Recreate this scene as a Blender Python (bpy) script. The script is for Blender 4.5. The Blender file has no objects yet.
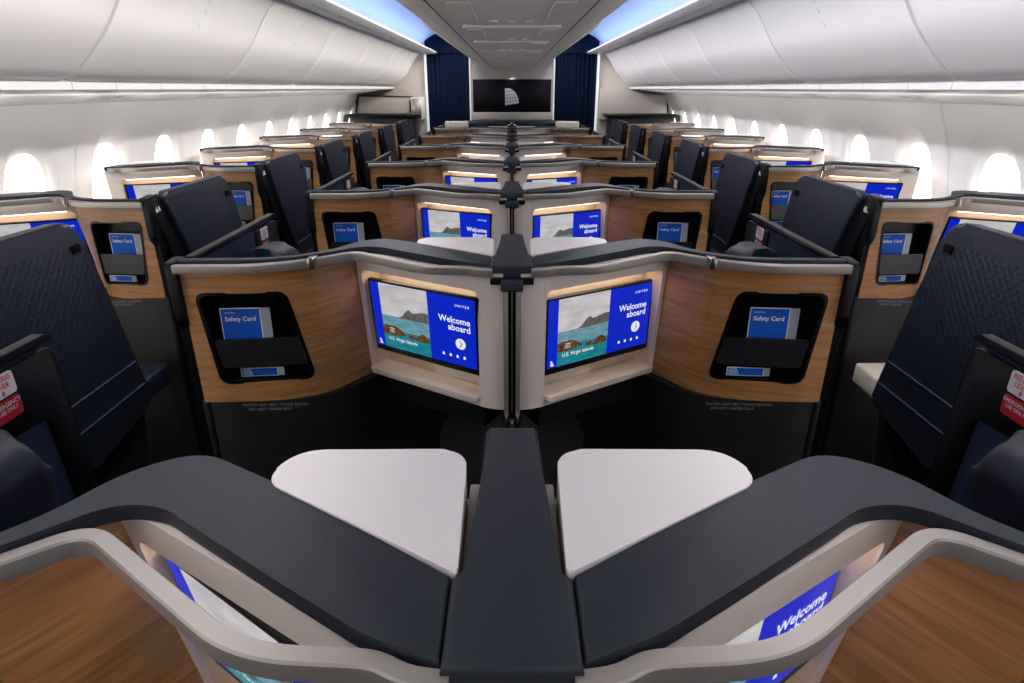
import bpy, bmesh, math
from mathutils import Vector, Matrix

# ------------------------------------------------------------------ camera, world, light, exposure
scene = bpy.context.scene
COL = scene.collection
PITCH = 1.08            # row pitch (m)
EYE = 1.60
cam_d = bpy.data.cameras.new('camera'); cam = bpy.data.objects.new('camera', cam_d); COL.objects.link(cam)
cam_d.sensor_width = 36; cam_d.lens = 620 / 1024 * 36; cam_d.clip_start = 0.01
cam.location = (0, 0, EYE); cam.rotation_euler = (math.radians(90 - 22.2), 0, 0)
scene.camera = cam
world = bpy.data.worlds.new('daylight'); scene.world = world; world.use_nodes = True
world.node_tree.nodes['Background'].inputs[0].default_value = (0.8, 0.88, 1, 1)
world.node_tree.nodes['Background'].inputs[1].default_value = 1.0
scene.view_settings.view_transform = 'Standard'; scene.view_settings.look = 'None'
scene.view_settings.gamma = 1; scene.view_settings.use_curve_mapping = False
scene.view_settings.exposure = 0.0
BIN_FILL = 34; CEIL_WASH = 66; SIDE_WASH = 9
WINDOW_POWER = 3.4      # daylight in the window panes
COVE_POWER = 2.2       # blue cove strips
WASH_POWER = 5.0        # white wash strips over the side walls
NICHE_POWER = 7.0
DOWN_POWER = 5.0


def area_lamp(name, loc, size, power, color, rot=(0, 0, 0), spread=180):
    l = bpy.data.lights.new(name, 'AREA'); l.shape = 'RECTANGLE'; l.size, l.size_y = size
    l.energy = power; l.color = color; l.spread = math.radians(spread)
    o = bpy.data.objects.new(name, l); COL.objects.link(o); o.location = loc; o.rotation_euler = rot
    return o


# the aisle downlight rows set in the centre ceiling, and the cabin's cove lamps
for sx in (-1, 1):
    area_lamp('cove_lamp', (sx * 1.13, 3.3, 2.12), (0.04, 12.4), 7.0, (0.09, 0.30, 1.0), (math.pi, math.radians(sx * 20), 0))
    # added fill lamps along the centre ceiling edge, brightening the bins and the aisles
    area_lamp('bin_fill_lamp', (sx * 0.66, 3.4, 2.09), (0.05, 12.0), BIN_FILL, (1.0, 0.945, 0.90) if sx < 0 else (0.92, 0.91, 1.0), (0, math.radians(sx * -60), 0), 78)
    area_lamp('sidewall_lamp', (sx * 1.72, 3.1, 1.556), (0.03, 11.0), SIDE_WASH, (1.0, 0.96, 0.93), (0, math.radians(sx * -75), 0), 150)
    area_lamp('ceiling_wash_lamp', (sx * 0.70, 3.4, 2.215), (0.16, 12.0), CEIL_WASH, (1.0, 0.93, 0.88), (0, math.radians(sx * -8), 0))

# ------------------------------------------------------------------ materials
MATS = {}


def mat(name, color, rough=0.5, metal=0.0, spec=0.5, emit=None, estr=0.0, coat=0.0, noise=None):
    m = bpy.data.materials.new(name); m.use_nodes = True
    nt = m.node_tree; b = nt.nodes['Principled BSDF']
    b.inputs['Base Color'].default_value = (*color, 1)
    b.inputs['Roughness'].default_value = rough; b.inputs['Metallic'].default_value = metal
    b.inputs['Specular IOR Level'].default_value = spec
    b.inputs['Coat Weight'].default_value = coat
    if emit is not None:
        b.inputs['Emission Color'].default_value = (*emit, 1); b.inputs['Emission Strength'].default_value = estr
    if noise:
        sc, amt, bump = noise
        tc = nt.nodes.new('ShaderNodeTexCoord'); nz = nt.nodes.new('ShaderNodeTexNoise')
        nz.inputs['Scale'].default_value = sc; nz.inputs['Detail'].default_value = 3
        nt.links.new(tc.outputs['Object'], nz.inputs['Vector'])
        if amt:
            mx = nt.nodes.new('ShaderNodeMix'); mx.data_type = 'RGBA'
            mx.inputs['A'].default_value = tuple(c * (1 - amt) for c in color) + (1,)
            mx.inputs['B'].default_value = tuple(min(1, c * (1 + amt)) for c in color) + (1,)
            nt.links.new(nz.outputs['Fac'], mx.inputs['Factor']); nt.links.new(mx.outputs['Result'], b.inputs['Base Color'])
        if bump:
            bp = nt.nodes.new('ShaderNodeBump'); bp.inputs['Strength'].default_value = bump; bp.inputs['Distance'].default_value = 0.002
            nt.links.new(nz.outputs['Fac'], bp.inputs['Height']); nt.links.new(bp.outputs['Normal'], b.inputs['Normal'])
    MATS[name] = m
    return m


def wood_mat(name, ca, cb, rough):
    m = bpy.data.materials.new(name); m.use_nodes = True
    nt = m.node_tree; b = nt.nodes['Principled BSDF']; b.inputs['Roughness'].default_value = rough
    tc = nt.nodes.new('ShaderNodeTexCoord'); mp = nt.nodes.new('ShaderNodeMapping')
    mp.inputs['Scale'].default_value = (2.2, 2.2, 42)
    nz = nt.nodes.new('ShaderNodeTexNoise'); nz.inputs['Scale'].default_value = 2.0
    nz.inputs['Detail'].default_value = 8; nz.inputs['Roughness'].default_value = 0.65; nz.inputs['Distortion'].default_value = 0.35
    mp2 = nt.nodes.new('ShaderNodeMapping'); mp2.inputs['Scale'].default_value = (14, 14, 420)
    nz2 = nt.nodes.new('ShaderNodeTexNoise'); nz2.inputs['Scale'].default_value = 1.5; nz2.inputs['Detail'].default_value = 4
    cr = nt.nodes.new('ShaderNodeValToRGB')
    cr.color_ramp.elements[0].position = 0.30; cr.color_ramp.elements[0].color = (*ca, 1)
    cr.color_ramp.elements[1].position = 0.70; cr.color_ramp.elements[1].color = (*cb, 1)
    mix = nt.nodes.new('ShaderNodeMix'); mix.data_type = 'RGBA'; mix.blend_type = 'MULTIPLY'; mix.inputs['Factor'].default_value = 0.35
    L = nt.links.new
    L(tc.outputs['Object'], mp.inputs['Vector']); L(mp.outputs['Vector'], nz.inputs['Vector'])
    L(tc.outputs['Object'], mp2.inputs['Vector']); L(mp2.outputs['Vector'], nz2.inputs['Vector'])
    L(nz.outputs['Fac'], cr.inputs['Fac']); L(cr.outputs['Color'], mix.inputs['A']); L(nz2.outputs['Color'], mix.inputs['B'])
    L(mix.outputs['Result'], b.inputs['Base Color'])
    MATS[name] = m
    return m


def quilt_mat(name, color):
    m = mat(name, color, 0.42, spec=0.55)
    nt = m.node_tree; b = nt.nodes['Principled BSDF']
    tc = nt.nodes.new('ShaderNodeTexCoord'); sp = nt.nodes.new('ShaderNodeSeparateXYZ')
    L = nt.links.new; L(tc.outputs['Object'], sp.inputs['Vector'])

    def math_(op, a, c=None):
        n = nt.nodes.new('ShaderNodeMath'); n.operation = op
        for i, v in enumerate((a, c)):
            if v is None: continue
            if isinstance(v, (int, float)): n.inputs[i].default_value = v
            else: L(v, n.inputs[i])
        return n.outputs[0]
    y, z = sp.outputs['Y'], sp.outputs['Z']
    p = math_('SINE', math_('MULTIPLY', math_('ADD', y, z), 110.0))
    q = math_('SINE', math_('MULTIPLY', math_('SUBTRACT', y, z), 110.0))
    h = math_('MULTIPLY', math_('ABSOLUTE', p), math_('ABSOLUTE', q))
    mask = math_('GREATER_THAN', z, 0.86)
    mask2 = math_('LESS_THAN', z, 1.17)
    h = math_('MULTIPLY', math_('MULTIPLY', h, mask), mask2)
    bp = nt.nodes.new('ShaderNodeBump'); bp.inputs['Strength'].default_value = 0.38; bp.inputs['Distance'].default_value = 0.003
    L(h, bp.inputs['Height']); L(bp.outputs['Normal'], b.inputs['Normal'])
    return m


wood_mat('oak', (0.28, 0.122, 0.040), (0.60, 0.30, 0.110), 0.36)
wood_mat('black_wood', (0.006, 0.0055, 0.005), (0.016, 0.014, 0.013), 0.5)
mat('beige', (0.73, 0.65, 0.595), 0.38, noise=(60, 0.0, 0.05))
mat('niche', (0.70, 0.56, 0.44), 0.45)
mat('cap', (0.026, 0.031, 0.041), 0.46, spec=0.25, noise=(900, 0.0, 0.06))
mat('black', (0.004, 0.004, 0.005), 0.32, spec=0.2)
mat('black_matte', (0.005, 0.005, 0.006), 0.6, spec=0.15)
mat('trim', (0.40, 0.365, 0.33), 0.46, metal=0.7)
mat('silver', (0.62, 0.58, 0.53), 0.25, metal=1.0)
mat('table', (0.88, 0.83, 0.80), 0.42)
mat('table_side', (0.50, 0.47, 0.50), 0.45)
mat('cream', (0.70, 0.64, 0.54), 0.5)
mat('marble', (0.74, 0.62, 0.50), 0.3, noise=(14, 0.22, 0))
mat('navy', (0.010, 0.018, 0.050), 0.7, spec=0.2, noise=(240, 0.15, 0.3))
mat('navy_leather', (0.008, 0.012, 0.026), 0.48, spec=0.35, noise=(300, 0.1, 0.2))
quilt_mat('quilted_leather', (0.012, 0.016, 0.030))
mat('seam', (0.035, 0.052, 0.11), 0.4)
mat('grey_leather', (0.05, 0.055, 0.065), 0.4, noise=(300, 0.1, 0.2))
mat('shell_back', (0.014, 0.015, 0.018), 0.5, spec=0.3)
mat('carpet', (0.012, 0.014, 0.020), 0.95, noise=(500, 0.5, 0.5))
mat('white_panel', (0.80, 0.785, 0.775), 0.42)
mat('bin_white', (0.80, 0.785, 0.78), 0.33)
mat('lip_white', (0.66, 0.645, 0.64), 0.4)
mat('seam_grey', (0.30, 0.28, 0.28), 0.6)
mat('valance', (0.74, 0.76, 0.82), 0.4)
mat('cove_white', (0.82, 0.84, 0.88), 0.55)
mat('belly', (0.80, 0.755, 0.725), 0.40)
mat('flap_grey', (0.014, 0.014, 0.016), 0.38)
mat('curtain', (0.0055, 0.012, 0.038), 0.9, spec=0.1, noise=(40, 0.2, 0.0))
mat('wall_beige', (0.60, 0.55, 0.50), 0.5, noise=(50, 0.04, 0))
mat('card_blue', (0.004, 0.085, 0.45), 0.6, spec=0.2)
mat('card_white', (0.75, 0.78, 0.82), 0.4)
mat('card_grey', (0.32, 0.34, 0.38), 0.5)
mat('print_white', (0.8, 0.8, 0.8), 0.5)
mat('print_grey', (0.28, 0.28, 0.28), 0.5)
mat('label_red', (0.50, 0.008, 0.014), 0.4)
mat('print_red', (0.75, 0.03, 0.05), 0.5)
mat('clip', (0.30, 0.26, 0.22), 0.3, metal=1)
SCR = 0.85
mat('scr_blue', (0, 0, 0), 0.25, spec=0.3, emit=(0.004, 0.022, 0.60), estr=SCR)
mat('scr_white', (0, 0, 0), 0.25, spec=0.3, emit=(0.9, 0.92, 1.0), estr=SCR)
mat('pane', (1, 1, 1), 0.3, emit=(1.0, 0.975, 0.95), estr=WINDOW_POWER)
mat('cove_led', (1, 1, 1), 0.5, emit=(0.14, 0.42, 1.0), estr=COVE_POWER)
mat('wash_led', (1, 1, 1), 0.5, emit=(1.0, 0.95, 0.90), estr=WASH_POWER)
mat('niche_led', (1, 1, 1), 0.5, emit=(1.0, 0.80, 0.60), estr=NICHE_POWER)
mat('downlight', (1, 1, 1), 0.5, emit=(1.0, 0.93, 0.85), estr=DOWN_POWER)
mat('edge_glow', (1, 1, 1), 0.5, emit=(0.75, 0.85, 1.0), estr=0.35)


def ramp_emit(name, stops, axis_noise):
    """emissive screen picture colour with a fine noise: part of the picture shown on the display"""
    m = bpy.data.materials.new(name); m.use_nodes = True; nt = m.node_tree
    b = nt.nodes['Principled BSDF']; b.inputs['Base Color'].default_value = (0, 0, 0, 1); b.inputs['Roughness'].default_value = 0.25
    tc = nt.nodes.new('ShaderNodeTexCoord'); nz = nt.nodes.new('ShaderNodeTexNoise'); mp = nt.nodes.new('ShaderNodeMapping')
    mp.inputs['Scale'].default_value = axis_noise; nz.inputs['Scale'].default_value = 1.0; nz.inputs['Detail'].default_value = 5
    cr = nt.nodes.new('ShaderNodeValToRGB')
    cr.color_ramp.elements[0].position = 0.32; cr.color_ramp.elements[0].color = (*stops[0], 1)
    cr.color_ramp.elements[1].position = 0.68; cr.color_ramp.elements[1].color = (*stops[-1], 1)
    L = nt.links.new
    L(tc.outputs['Object'], mp.inputs['Vector']); L(mp.outputs['Vector'], nz.inputs['Vector'])
    L(nz.outputs['Fac'], cr.inputs['Fac']); L(cr.outputs['Color'], b.inputs['Emission Color'])
    b.inputs['Emission Strength'].default_value = SCR
    MATS[name] = m


ramp_emit('scr_sky', [(0.52, 0.50, 0.53), (0.68, 0.65, 0.66)], (20, 20, 50))
ramp_emit('scr_sea_far', [(0.10, 0.25, 0.33), (0.20, 0.40, 0.47)], (30, 30, 160))
ramp_emit('scr_sea', [(0.005, 0.16, 0.22), (0.02, 0.28, 0.33)], (30, 30, 120))
ramp_emit('scr_hill', [(0.07, 0.07, 0.075), (0.17, 0.155, 0.145)], (90, 90, 160))
ramp_emit('scr_rock', [(0.006, 0.004, 0.004), (0.24, 0.10, 0.03)], (160, 160, 200))


# ------------------------------------------------------------------ mesh helpers
class MB:
    """collects shapes and links them as ONE mesh object"""
    def __init__(s):
        s.bm = bmesh.new(); s.mats = []

    def mi(s, m):
        if m not in s.mats: s.mats.append(m)
        return s.mats.index(m)

    def _bevel(s, verts, bevel, seg):
        if bevel > 0:
            edges = list({e for v in verts for e in v.link_edges})
            bmesh.ops.bevel(s.bm, geom=edges, offset=bevel, segments=seg, profile=0.5, affect='EDGES', clamp_overlap=True)

    def box(s, lo, hi, m, bevel=0.0, seg=2, xf=None):
        n0 = len(s.bm.faces); old = set(s.bm.faces)
        vs = [s.bm.verts.new((x, y, z)) for z in (lo[2], hi[2]) for y in (lo[1], hi[1]) for x in (lo[0], hi[0])]
        fs = [(0, 2, 3, 1), (4, 5, 7, 6), (0, 1, 5, 4), (2, 6, 7, 3), (0, 4, 6, 2), (1, 3, 7, 5)]
        for f in fs: s.bm.faces.new([vs[i] for i in f])
        s._bevel(vs, bevel, seg)
        return s._finish(old, m, xf)

    def _finish(s, old, m, xf):
        new = [f for f in s.bm.faces if f not in old]
        k = s.mi(m)
        for f in new: f.material_index = k
        if xf is not None:
            for v in {v for f in new for v in f.verts}: v.co = xf @ v.co
        return new

    def prism(s, pts, lo, hi, m, axis='z', bevel=0.0, seg=2, xf=None, taper=None):
        """closed outline pts (a, b) extruded along an axis"""
        old = set(s.bm.faces)
        def P(a, b, c): return {'z': (a, b, c), 'x': (c, a, b), 'y': (a, c, b)}[axis]
        A = [s.bm.verts.new(P(a, b, lo)) for a, b in pts]
        B = [s.bm.verts.new(P(a, b, hi)) for a, b in (taper or pts)]
        n = len(pts)
        f0 = s.bm.faces.new(A[::-1]); f1 = s.bm.faces.new(B)
        for i in range(n): s.bm.faces.new((A[i], A[(i + 1) % n], B[(i + 1) % n], B[i]))
        if bevel:
            edges = list(f0.edges) + list(f1.edges)
            bmesh.ops.bevel(s.bm, geom=edges, offset=bevel, segments=seg, profile=0.5, affect='EDGES', clamp_overlap=True)
        return s._finish(old, m, xf)

    def sweep(s, path, prof, m, closed_prof=True, xf=None):
        """profile (offset along normal, z) carried along a plan path [(x,y)]"""
        old = set(s.bm.faces)
        rings = []
        for i, p in enumerate(path):
            a = path[max(0, i - 1)]; b = path[min(len(path) - 1, i + 1)]
            t = Vector((b[0] - a[0], b[1] - a[1])).normalized(); n = Vector((-t.y, t.x))
            rings.append([s.bm.verts.new((p[0] + n.x * o, p[1] + n.y * o, z)) for o, z in prof])
        k = len(prof)
        for r0, r1 in zip(rings, rings[1:]):
            for j in range(k if closed_prof else k - 1):
                s.bm.faces.new((r0[j], r0[(j + 1) % k], r1[(j + 1) % k], r1[j]))
        if closed_prof:
            s.bm.faces.new(rings[0][::-1]); s.bm.faces.new(rings[-1])
        return s._finish(old, m, xf)

    def tube(s, pts, r, m, n=8):
        old = set(s.bm.faces); rings = []
        for i, p in enumerate(pts):
            p = Vector(p); a = Vector(pts[max(0, i - 1)]); b = Vector(pts[min(len(pts) - 1, i + 1)])
            t = (b - a).normalized(); u = t.orthogonal().normalized(); w = t.cross(u)
            if rings and i: pass
            rings.append([s.bm.verts.new(p + (u * math.cos(2 * math.pi * j / n) + w * math.sin(2 * math.pi * j / n)) * r) for j in range(n)])
        for r0, r1 in zip(rings, rings[1:]):
            for j in range(n): s.bm.faces.new((r0[j], r0[(j + 1) % n], r1[(j + 1) % n], r1[j]))
        s.bm.faces.new(rings[0][::-1]); s.bm.faces.new(rings[-1])
        return s._finish(old, m, None)

    def poly(s, pts, m, xf=None):
        old = set(s.bm.faces)
        s.bm.faces.new([s.bm.verts.new(p) for p in pts])
        return s._finish(old, m, xf)

    def text(s, string, size, m, xf, align='LEFT', bold=0.0, thick=0.0):
        me = text_mesh(string, align, bold)
        vs = [s.bm.verts.new(xf @ Vector((v[0] * size, v[1] * size, 0))) for v in me[0]]
        k = s.mi(m)
        for f in me[1]:
            try:
                fc = s.bm.faces.new([vs[i] for i in f]); fc.material_index = k
            except ValueError: pass

    def mirror(s, sx):
        if sx < 0:
            for v in s.bm.verts: v.co.x = -v.co.x
            bmesh.ops.reverse_faces(s.bm, faces=s.bm.faces[:])

    def build(s, name, parent=None, recalc=True, smooth=35, off=None, loc=None):
        if off is not None:
            for v in s.bm.verts: v.co -= Vector(off)
        if recalc: bmesh.ops.recalc_face_normals(s.bm, faces=s.bm.faces[:])
        me = bpy.data.meshes.new(name); s.bm.to_mesh(me); s.bm.free()
        for m in s.mats: me.materials.append(MATS[m])
        if smooth:
            for p in me.polygons: p.use_smooth = True
            me.set_sharp_from_angle(angle=math.radians(smooth))
        o = bpy.data.objects.new(name, me); COL.objects.link(o)
        if parent: o.parent = parent
        if loc: o.location = loc
        return o


_TC = {}


def text_mesh(string, align, bold):
    key = (string, align, bold)
    if key not in _TC:
        c = bpy.data.curves.new('lettering', 'FONT'); c.body = string; c.size = 1; c.resolution_u = 2
        c.align_x = align; c.offset = bold; c.space_line = 0.85
        o = bpy.data.objects.new('lettering', c); COL.objects.link(o)
        dg = bpy.context.evaluated_depsgraph_get()
        me = bpy.data.meshes.new_from_object(o.evaluated_get(dg))
        _TC[key] = ([tuple(v.co) for v in me.vertices], [tuple(p.vertices) for p in me.polygons])
        bpy.data.objects.remove(o); bpy.data.curves.remove(c); bpy.data.meshes.remove(me)
    return _TC[key]


def tag(o, label=None, cat=None, group=None, kind=None):
    if label: o['label'] = label
    if cat: o['category'] = cat
    if group: o['group'] = group
    if kind: o['kind'] = kind
    return o


def empty(name, loc=(0, 0, 0)):
    o = bpy.data.objects.new(name, None); COL.objects.link(o); o.location = loc; o.empty_display_size = 0.1
    return o


def copy_tree(o, parent=None):
    c = o.copy(); COL.objects.link(c); c.parent = parent
    for ch in list(o.children): copy_tree(ch, c)
    return c


def fillet(pts, r, n=6, closed=False):
    """round the corners of a 2D polyline; r a number or one per point"""
    out = []; N = len(pts)
    for i in range(N):
        ri = r[i] if isinstance(r, (list, tuple)) else r
        if (not closed and i in (0, N - 1)) or ri <= 0:
            out.append(tuple(pts[i])); continue
        p = Vector(pts[i]); a = Vector(pts[i - 1]); b = Vector(pts[(i + 1) % N])
        la, lb = (a - p).length, (b - p).length
        d = min(ri, la * 0.49, lb * 0.49)
        s0 = p + (a - p).normalized() * d; s1 = p + (b - p).normalized() * d
        for k in range(n + 1):
            t = k / n
            q = s0 * (1 - t) ** 2 + p * 2 * t * (1 - t) + s1 * t * t
            out.append((q.x, q.y))
    return out


def resample(path, step):
    out = [path[0]]
    for a, b in zip(path, path[1:]):
        d = math.dist(a, b); n = max(1, int(round(d / step)))
        for k in range(1, n + 1): out.append((a[0] + (b[0] - a[0]) * k / n, a[1] + (b[1] - a[1]) * k / n))
    return out


class Path:
    def __init__(s, pts):
        s.p = [Vector(p) for p in pts]; s.l = [0]
        for a, b in zip(s.p, s.p[1:]): s.l.append(s.l[-1] + (b - a).length)
        s.L = s.l[-1]

    def at(s, d, off=0.0):
        i = 0
        while i < len(s.l) - 2 and d > s.l[i + 1]: i += 1
        a, b = s.p[i], s.p[i + 1]
        t = (b - a).normalized(); q = a + t * (d - s.l[i])
        n = Vector((-t.y, t.x))
        q = q + n * off
        return q


def rect_loop(x0, x1, z0, z1, cx, cz, angs):
    """points where rays from (cx,cz) at angs meet the rectangle"""
    out = []
    for a in angs:
        dx, dz = math.cos(a), math.sin(a); t = 1e9
        if dx > 1e-9: t = min(t, (x1 - cx) / dx)
        if dx < -1e-9: t = min(t, (x0 - cx) / dx)
        if dz > 1e-9: t = min(t, (z1 - cz) / dz)
        if dz < -1e-9: t = min(t, (z0 - cz) / dz)
        out.append((cx + dx * t, cz + dz * t))
    return out


def ring_panel(mb, f, rect, hole, m, thick, steps=4):
    """panel with a hole, f(a, z, depth)->3D; depth 0 front, thick back"""
    x0, x1, z0, z1 = rect
    cx = sum(p[0] for p in hole) / len(hole); cz = sum(p[1] for p in hole) / len(hole)
    hole = list(hole)
    angs = [math.atan2(p[1] - cz, p[0] - cx) for p in hole]
    # exact corners: shift the nearest ray to each corner
    outer = rect_loop(x0, x1, z0, z1, cx, cz, angs)
    for c in ((x0, z0), (x0, z1), (x1, z0), (x1, z1)):
        k = min(range(len(outer)), key=lambda i: math.dist(outer[i], c)); outer[k] = c
    n = len(hole); bm = mb.bm; old = set(bm.faces)
    layers = []
    for dep in (0.0, thick):
        loops = []
        for s in range(steps + 1):
            t = s / steps
            loops.append([bm.verts.new(f(o[0] + (h[0] - o[0]) * t, o[1] + (h[1] - o[1]) * t, dep)) for o, h in zip(outer, hole)])
        for l0, l1 in zip(loops, loops[1:]):
            for i in range(n): bm.faces.new((l0[i], l0[(i + 1) % n], l1[(i + 1) % n], l1[i]))
        layers.append(loops)
    for idx in (0, -1):
        a, b = layers[0][idx], layers[1][idx]
        for i in range(n): bm.faces.new((a[i], a[(i + 1) % n], b[(i + 1) % n], b[i]))
    mb._finish(old, m, None)


def tub(mb, f, hole, depth, inset, m, d0=0.0):
    """open tray from the hole outline going back by depth"""
    cx = sum(p[0] for p in hole) / len(hole); cz = sum(p[1] for p in hole) / len(hole)
    bm = mb.bm; old = set(bm.faces); loops = []
    for dep, ins in ((d0, 0), (d0 + depth * 0.8, inset * 0.7), (depth, inset)):
        L = []
        for a, z in hole:
            d = math.hypot(a - cx, z - cz); k = 1 - ins / d
            L.append(bm.verts.new(f(cx + (a - cx) * k, cz + (z - cz) * k, dep)))
        loops.append(L)
    n = len(hole)
    for l0, l1 in zip(loops, loops[1:]):
        for i in range(n): bm.faces.new((l0[i], l0[(i + 1) % n], l1[(i + 1) % n], l1[i]))
    bm.faces.new(loops[-1])
    mb._finish(old, m, None)


def frame_xf(origin, U, V):
    U = Vector(U).normalized(); V = Vector(V).normalized(); N = U.cross(V)
    M = Matrix((U, V, N)).transposed().to_4x4(); M.translation = Vector(origin)
    return M


# ------------------------------------------------------------------ plan of half a suite divider (right half, spine at x = 0)
TOP = 1.22
WOODP = fillet([(0.803, 0.362), (0.61, 0.366), (0.51, 0.408), (0.420, 0.540)], 0.07, 8)
WOOD = Path(WOODP)
BA, BB = (0.420, 0.540), (0.070, 0.325)
BEIGEP = fillet([BA, BB, (0.045, 0.316), (0.021, 0.315)], [0, 0.02, 0.012, 0], 6)
BEIGE = Path(BEIGEP)
RAILP = resample(fillet([(0.803, 0.345), (0.62, 0.349), (0.52, 0.385), (0.402, 0.480), (0.205, 0.340), (0.100, 0.334), (0.076, 0.320), (0.045, 0.316)],
                        [0, 0.06, 0.06, 0.030, 0.045, 0.014, 0.014, 0], 8), 0.03)
PLANP = WOODP + BEIGEP[1:]


def offset_path(path, d):
    out = []
    for i, p in enumerate(path):
        a = path[max(0, i - 1)]; b = path[min(len(path) - 1, i + 1)]
        t = Vector((b[0] - a[0], b[1] - a[1])).normalized(); n = Vector((-t.y, t.x))
        out.append((p[0] + n.x * d, p[1] + n.y * d))
    return out


def fmap(path):
    # path normal (-t.y, t.x) points aft (towards the passenger); depth goes forward
    return lambda a, z, dep: (*path.at(a, -dep), z)


POCKET = fillet([(0.030, 1.137), (0.243, 1.137), (0.277, 0.895), (0.055, 0.895)], 0.028, 6, True)   # along the wood path
ZB = 0.840


def screen_display(mb, xf, W, H, name_side):
    """the entertainment screen's picture: u 0..W, v 0..H on frame xf"""
    def R(u0, v0, u1, v1, m, d=0.0):
        mb.poly([(u0 * W, v0 * H, d), (u1 * W, v0 * H, d), (u1 * W, v1 * H, d), (u0 * W, v1 * H, d)], m, xf)
    def S(pts, m, d):
        mb.poly([(u * W, v * H, d) for u, v in pts], m, xf)
    def at(u, v, d): return xf @ Matrix.Translation((u * W, v * H, d))
    R(0, 0, 0.09, 1, 'scr_blue'); R(0.57, 0, 1, 1, 'scr_blue')
    R(0.09, 0.52, 0.57, 1, 'scr_sky'); R(0.09, 0.30, 0.57, 0.52, 'scr_sea_far'); R(0.09, 0, 0.57, 0.30, 'scr_sea')
    S([(0.26, 0.515), (0.285, 0.535), (0.30, 0.545), (0.33, 0.60), (0.36, 0.655), (0.385, 0.67), (0.41, 0.63), (0.45, 0.64), (0.50, 0.665), (0.54, 0.675), (0.57, 0.665), (0.57, 0.52)], 'scr_hill', 0.0004)
    S([(0.09, 0.22), (0.09, 0.34), (0.13, 0.375), (0.17, 0.36), (0.20, 0.375), (0.25, 0.35), (0.29, 0.31), (0.33, 0.25), (0.28, 0.235), (0.20, 0.215)], 'scr_rock', 0.0004)
    S([(0.345, 0.225), (0.36, 0.275), (0.40, 0.285), (0.43, 0.25), (0.46, 0.30), (0.49, 0.335), (0.52, 0.33), (0.555, 0.28), (0.565, 0.225), (0.50, 0.205), (0.42, 0.22)], 'scr_rock', 0.0004)
    mb.text('U N I T E D', 0.0095, 'scr_white', at(0.825, 0.87, 0.0006), bold=0.02)
    mb.text('Welcome\naboard', 0.0265, 'scr_white', at(0.955, 0.63, 0.0006), 'RIGHT', bold=0.022)
    mb.text('U.S. Virgin Islands', 0.0155, 'scr_white', at(0.135, 0.135, 0.0006), bold=0.012)
    # white round button with an arrow head
    S([(0.86 + 0.046 * math.cos(t * math.pi / 12), 0.335 + 0.046 * W / H * math.sin(t * math.pi / 12)) for t in range(24)], 'scr_white', 0.0005)
    S([(0.848, 0.385), (0.856, 0.385), (0.877, 0.335), (0.856, 0.285), (0.848, 0.285), (0.868, 0.335)], 'scr_blue', 0.0009)
    for k, u in enumerate((0.685, 0.75, 0.815, 0.88)):
        S([(u, 0.115), (u + 0.022, 0.115), (u + 0.022, 0.145), (u + 0.011, 0.165), (u, 0.145)], 'scr_white', 0.0006)
    for k in range(3):   # small stacked mark over the place name
        S([(0.155, 0.26 + 0.03 * k), (0.205, 0.262 + 0.03 * k), (0.215, 0.272 + 0.03 * k), (0.165, 0.27 + 0.03 * k)], 'scr_white', 0.0007)
    for k in range(3):   # little globe mark in the lower corner
        S([(0.03, 0.03 + k * 0.03), (0.065 - k * 0.008, 0.03 + k * 0.03), (0.06 - k * 0.008, 0.052 + k * 0.03), (0.03, 0.052 + k * 0.03)], 'scr_white', 0.0006)


def tilt(mb):
    """the screen wall leans: its foot lies farther forward, most of all at the corner between wood and screen"""
    for v in mb.bm.verts:
        x = abs(v.co.x); z = v.co.z
        w = max(0.0, 1 - (x - 0.40) / 0.35) if x > 0.40 else 0.35 + 0.65 * x / 0.40
        h = max(0.0, min(0.35, 1.19 - z))
        v.co.y += 0.23 * h * w
        v.co.z -= 0.10 * h * w * (1 if z > 0.70 else max(0, z / 0.70))


def tilt_point(p):
    x = abs(p.x); w = max(0.0, 1 - (x - 0.40) / 0.35) if x > 0.40 else 0.35 + 0.65 * x / 0.40
    h = max(0.0, min(0.35, 1.19 - p.z))
    return Vector((p.x, p.y + 0.23 * h * w, p.z - 0.10 * h * w))


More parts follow.
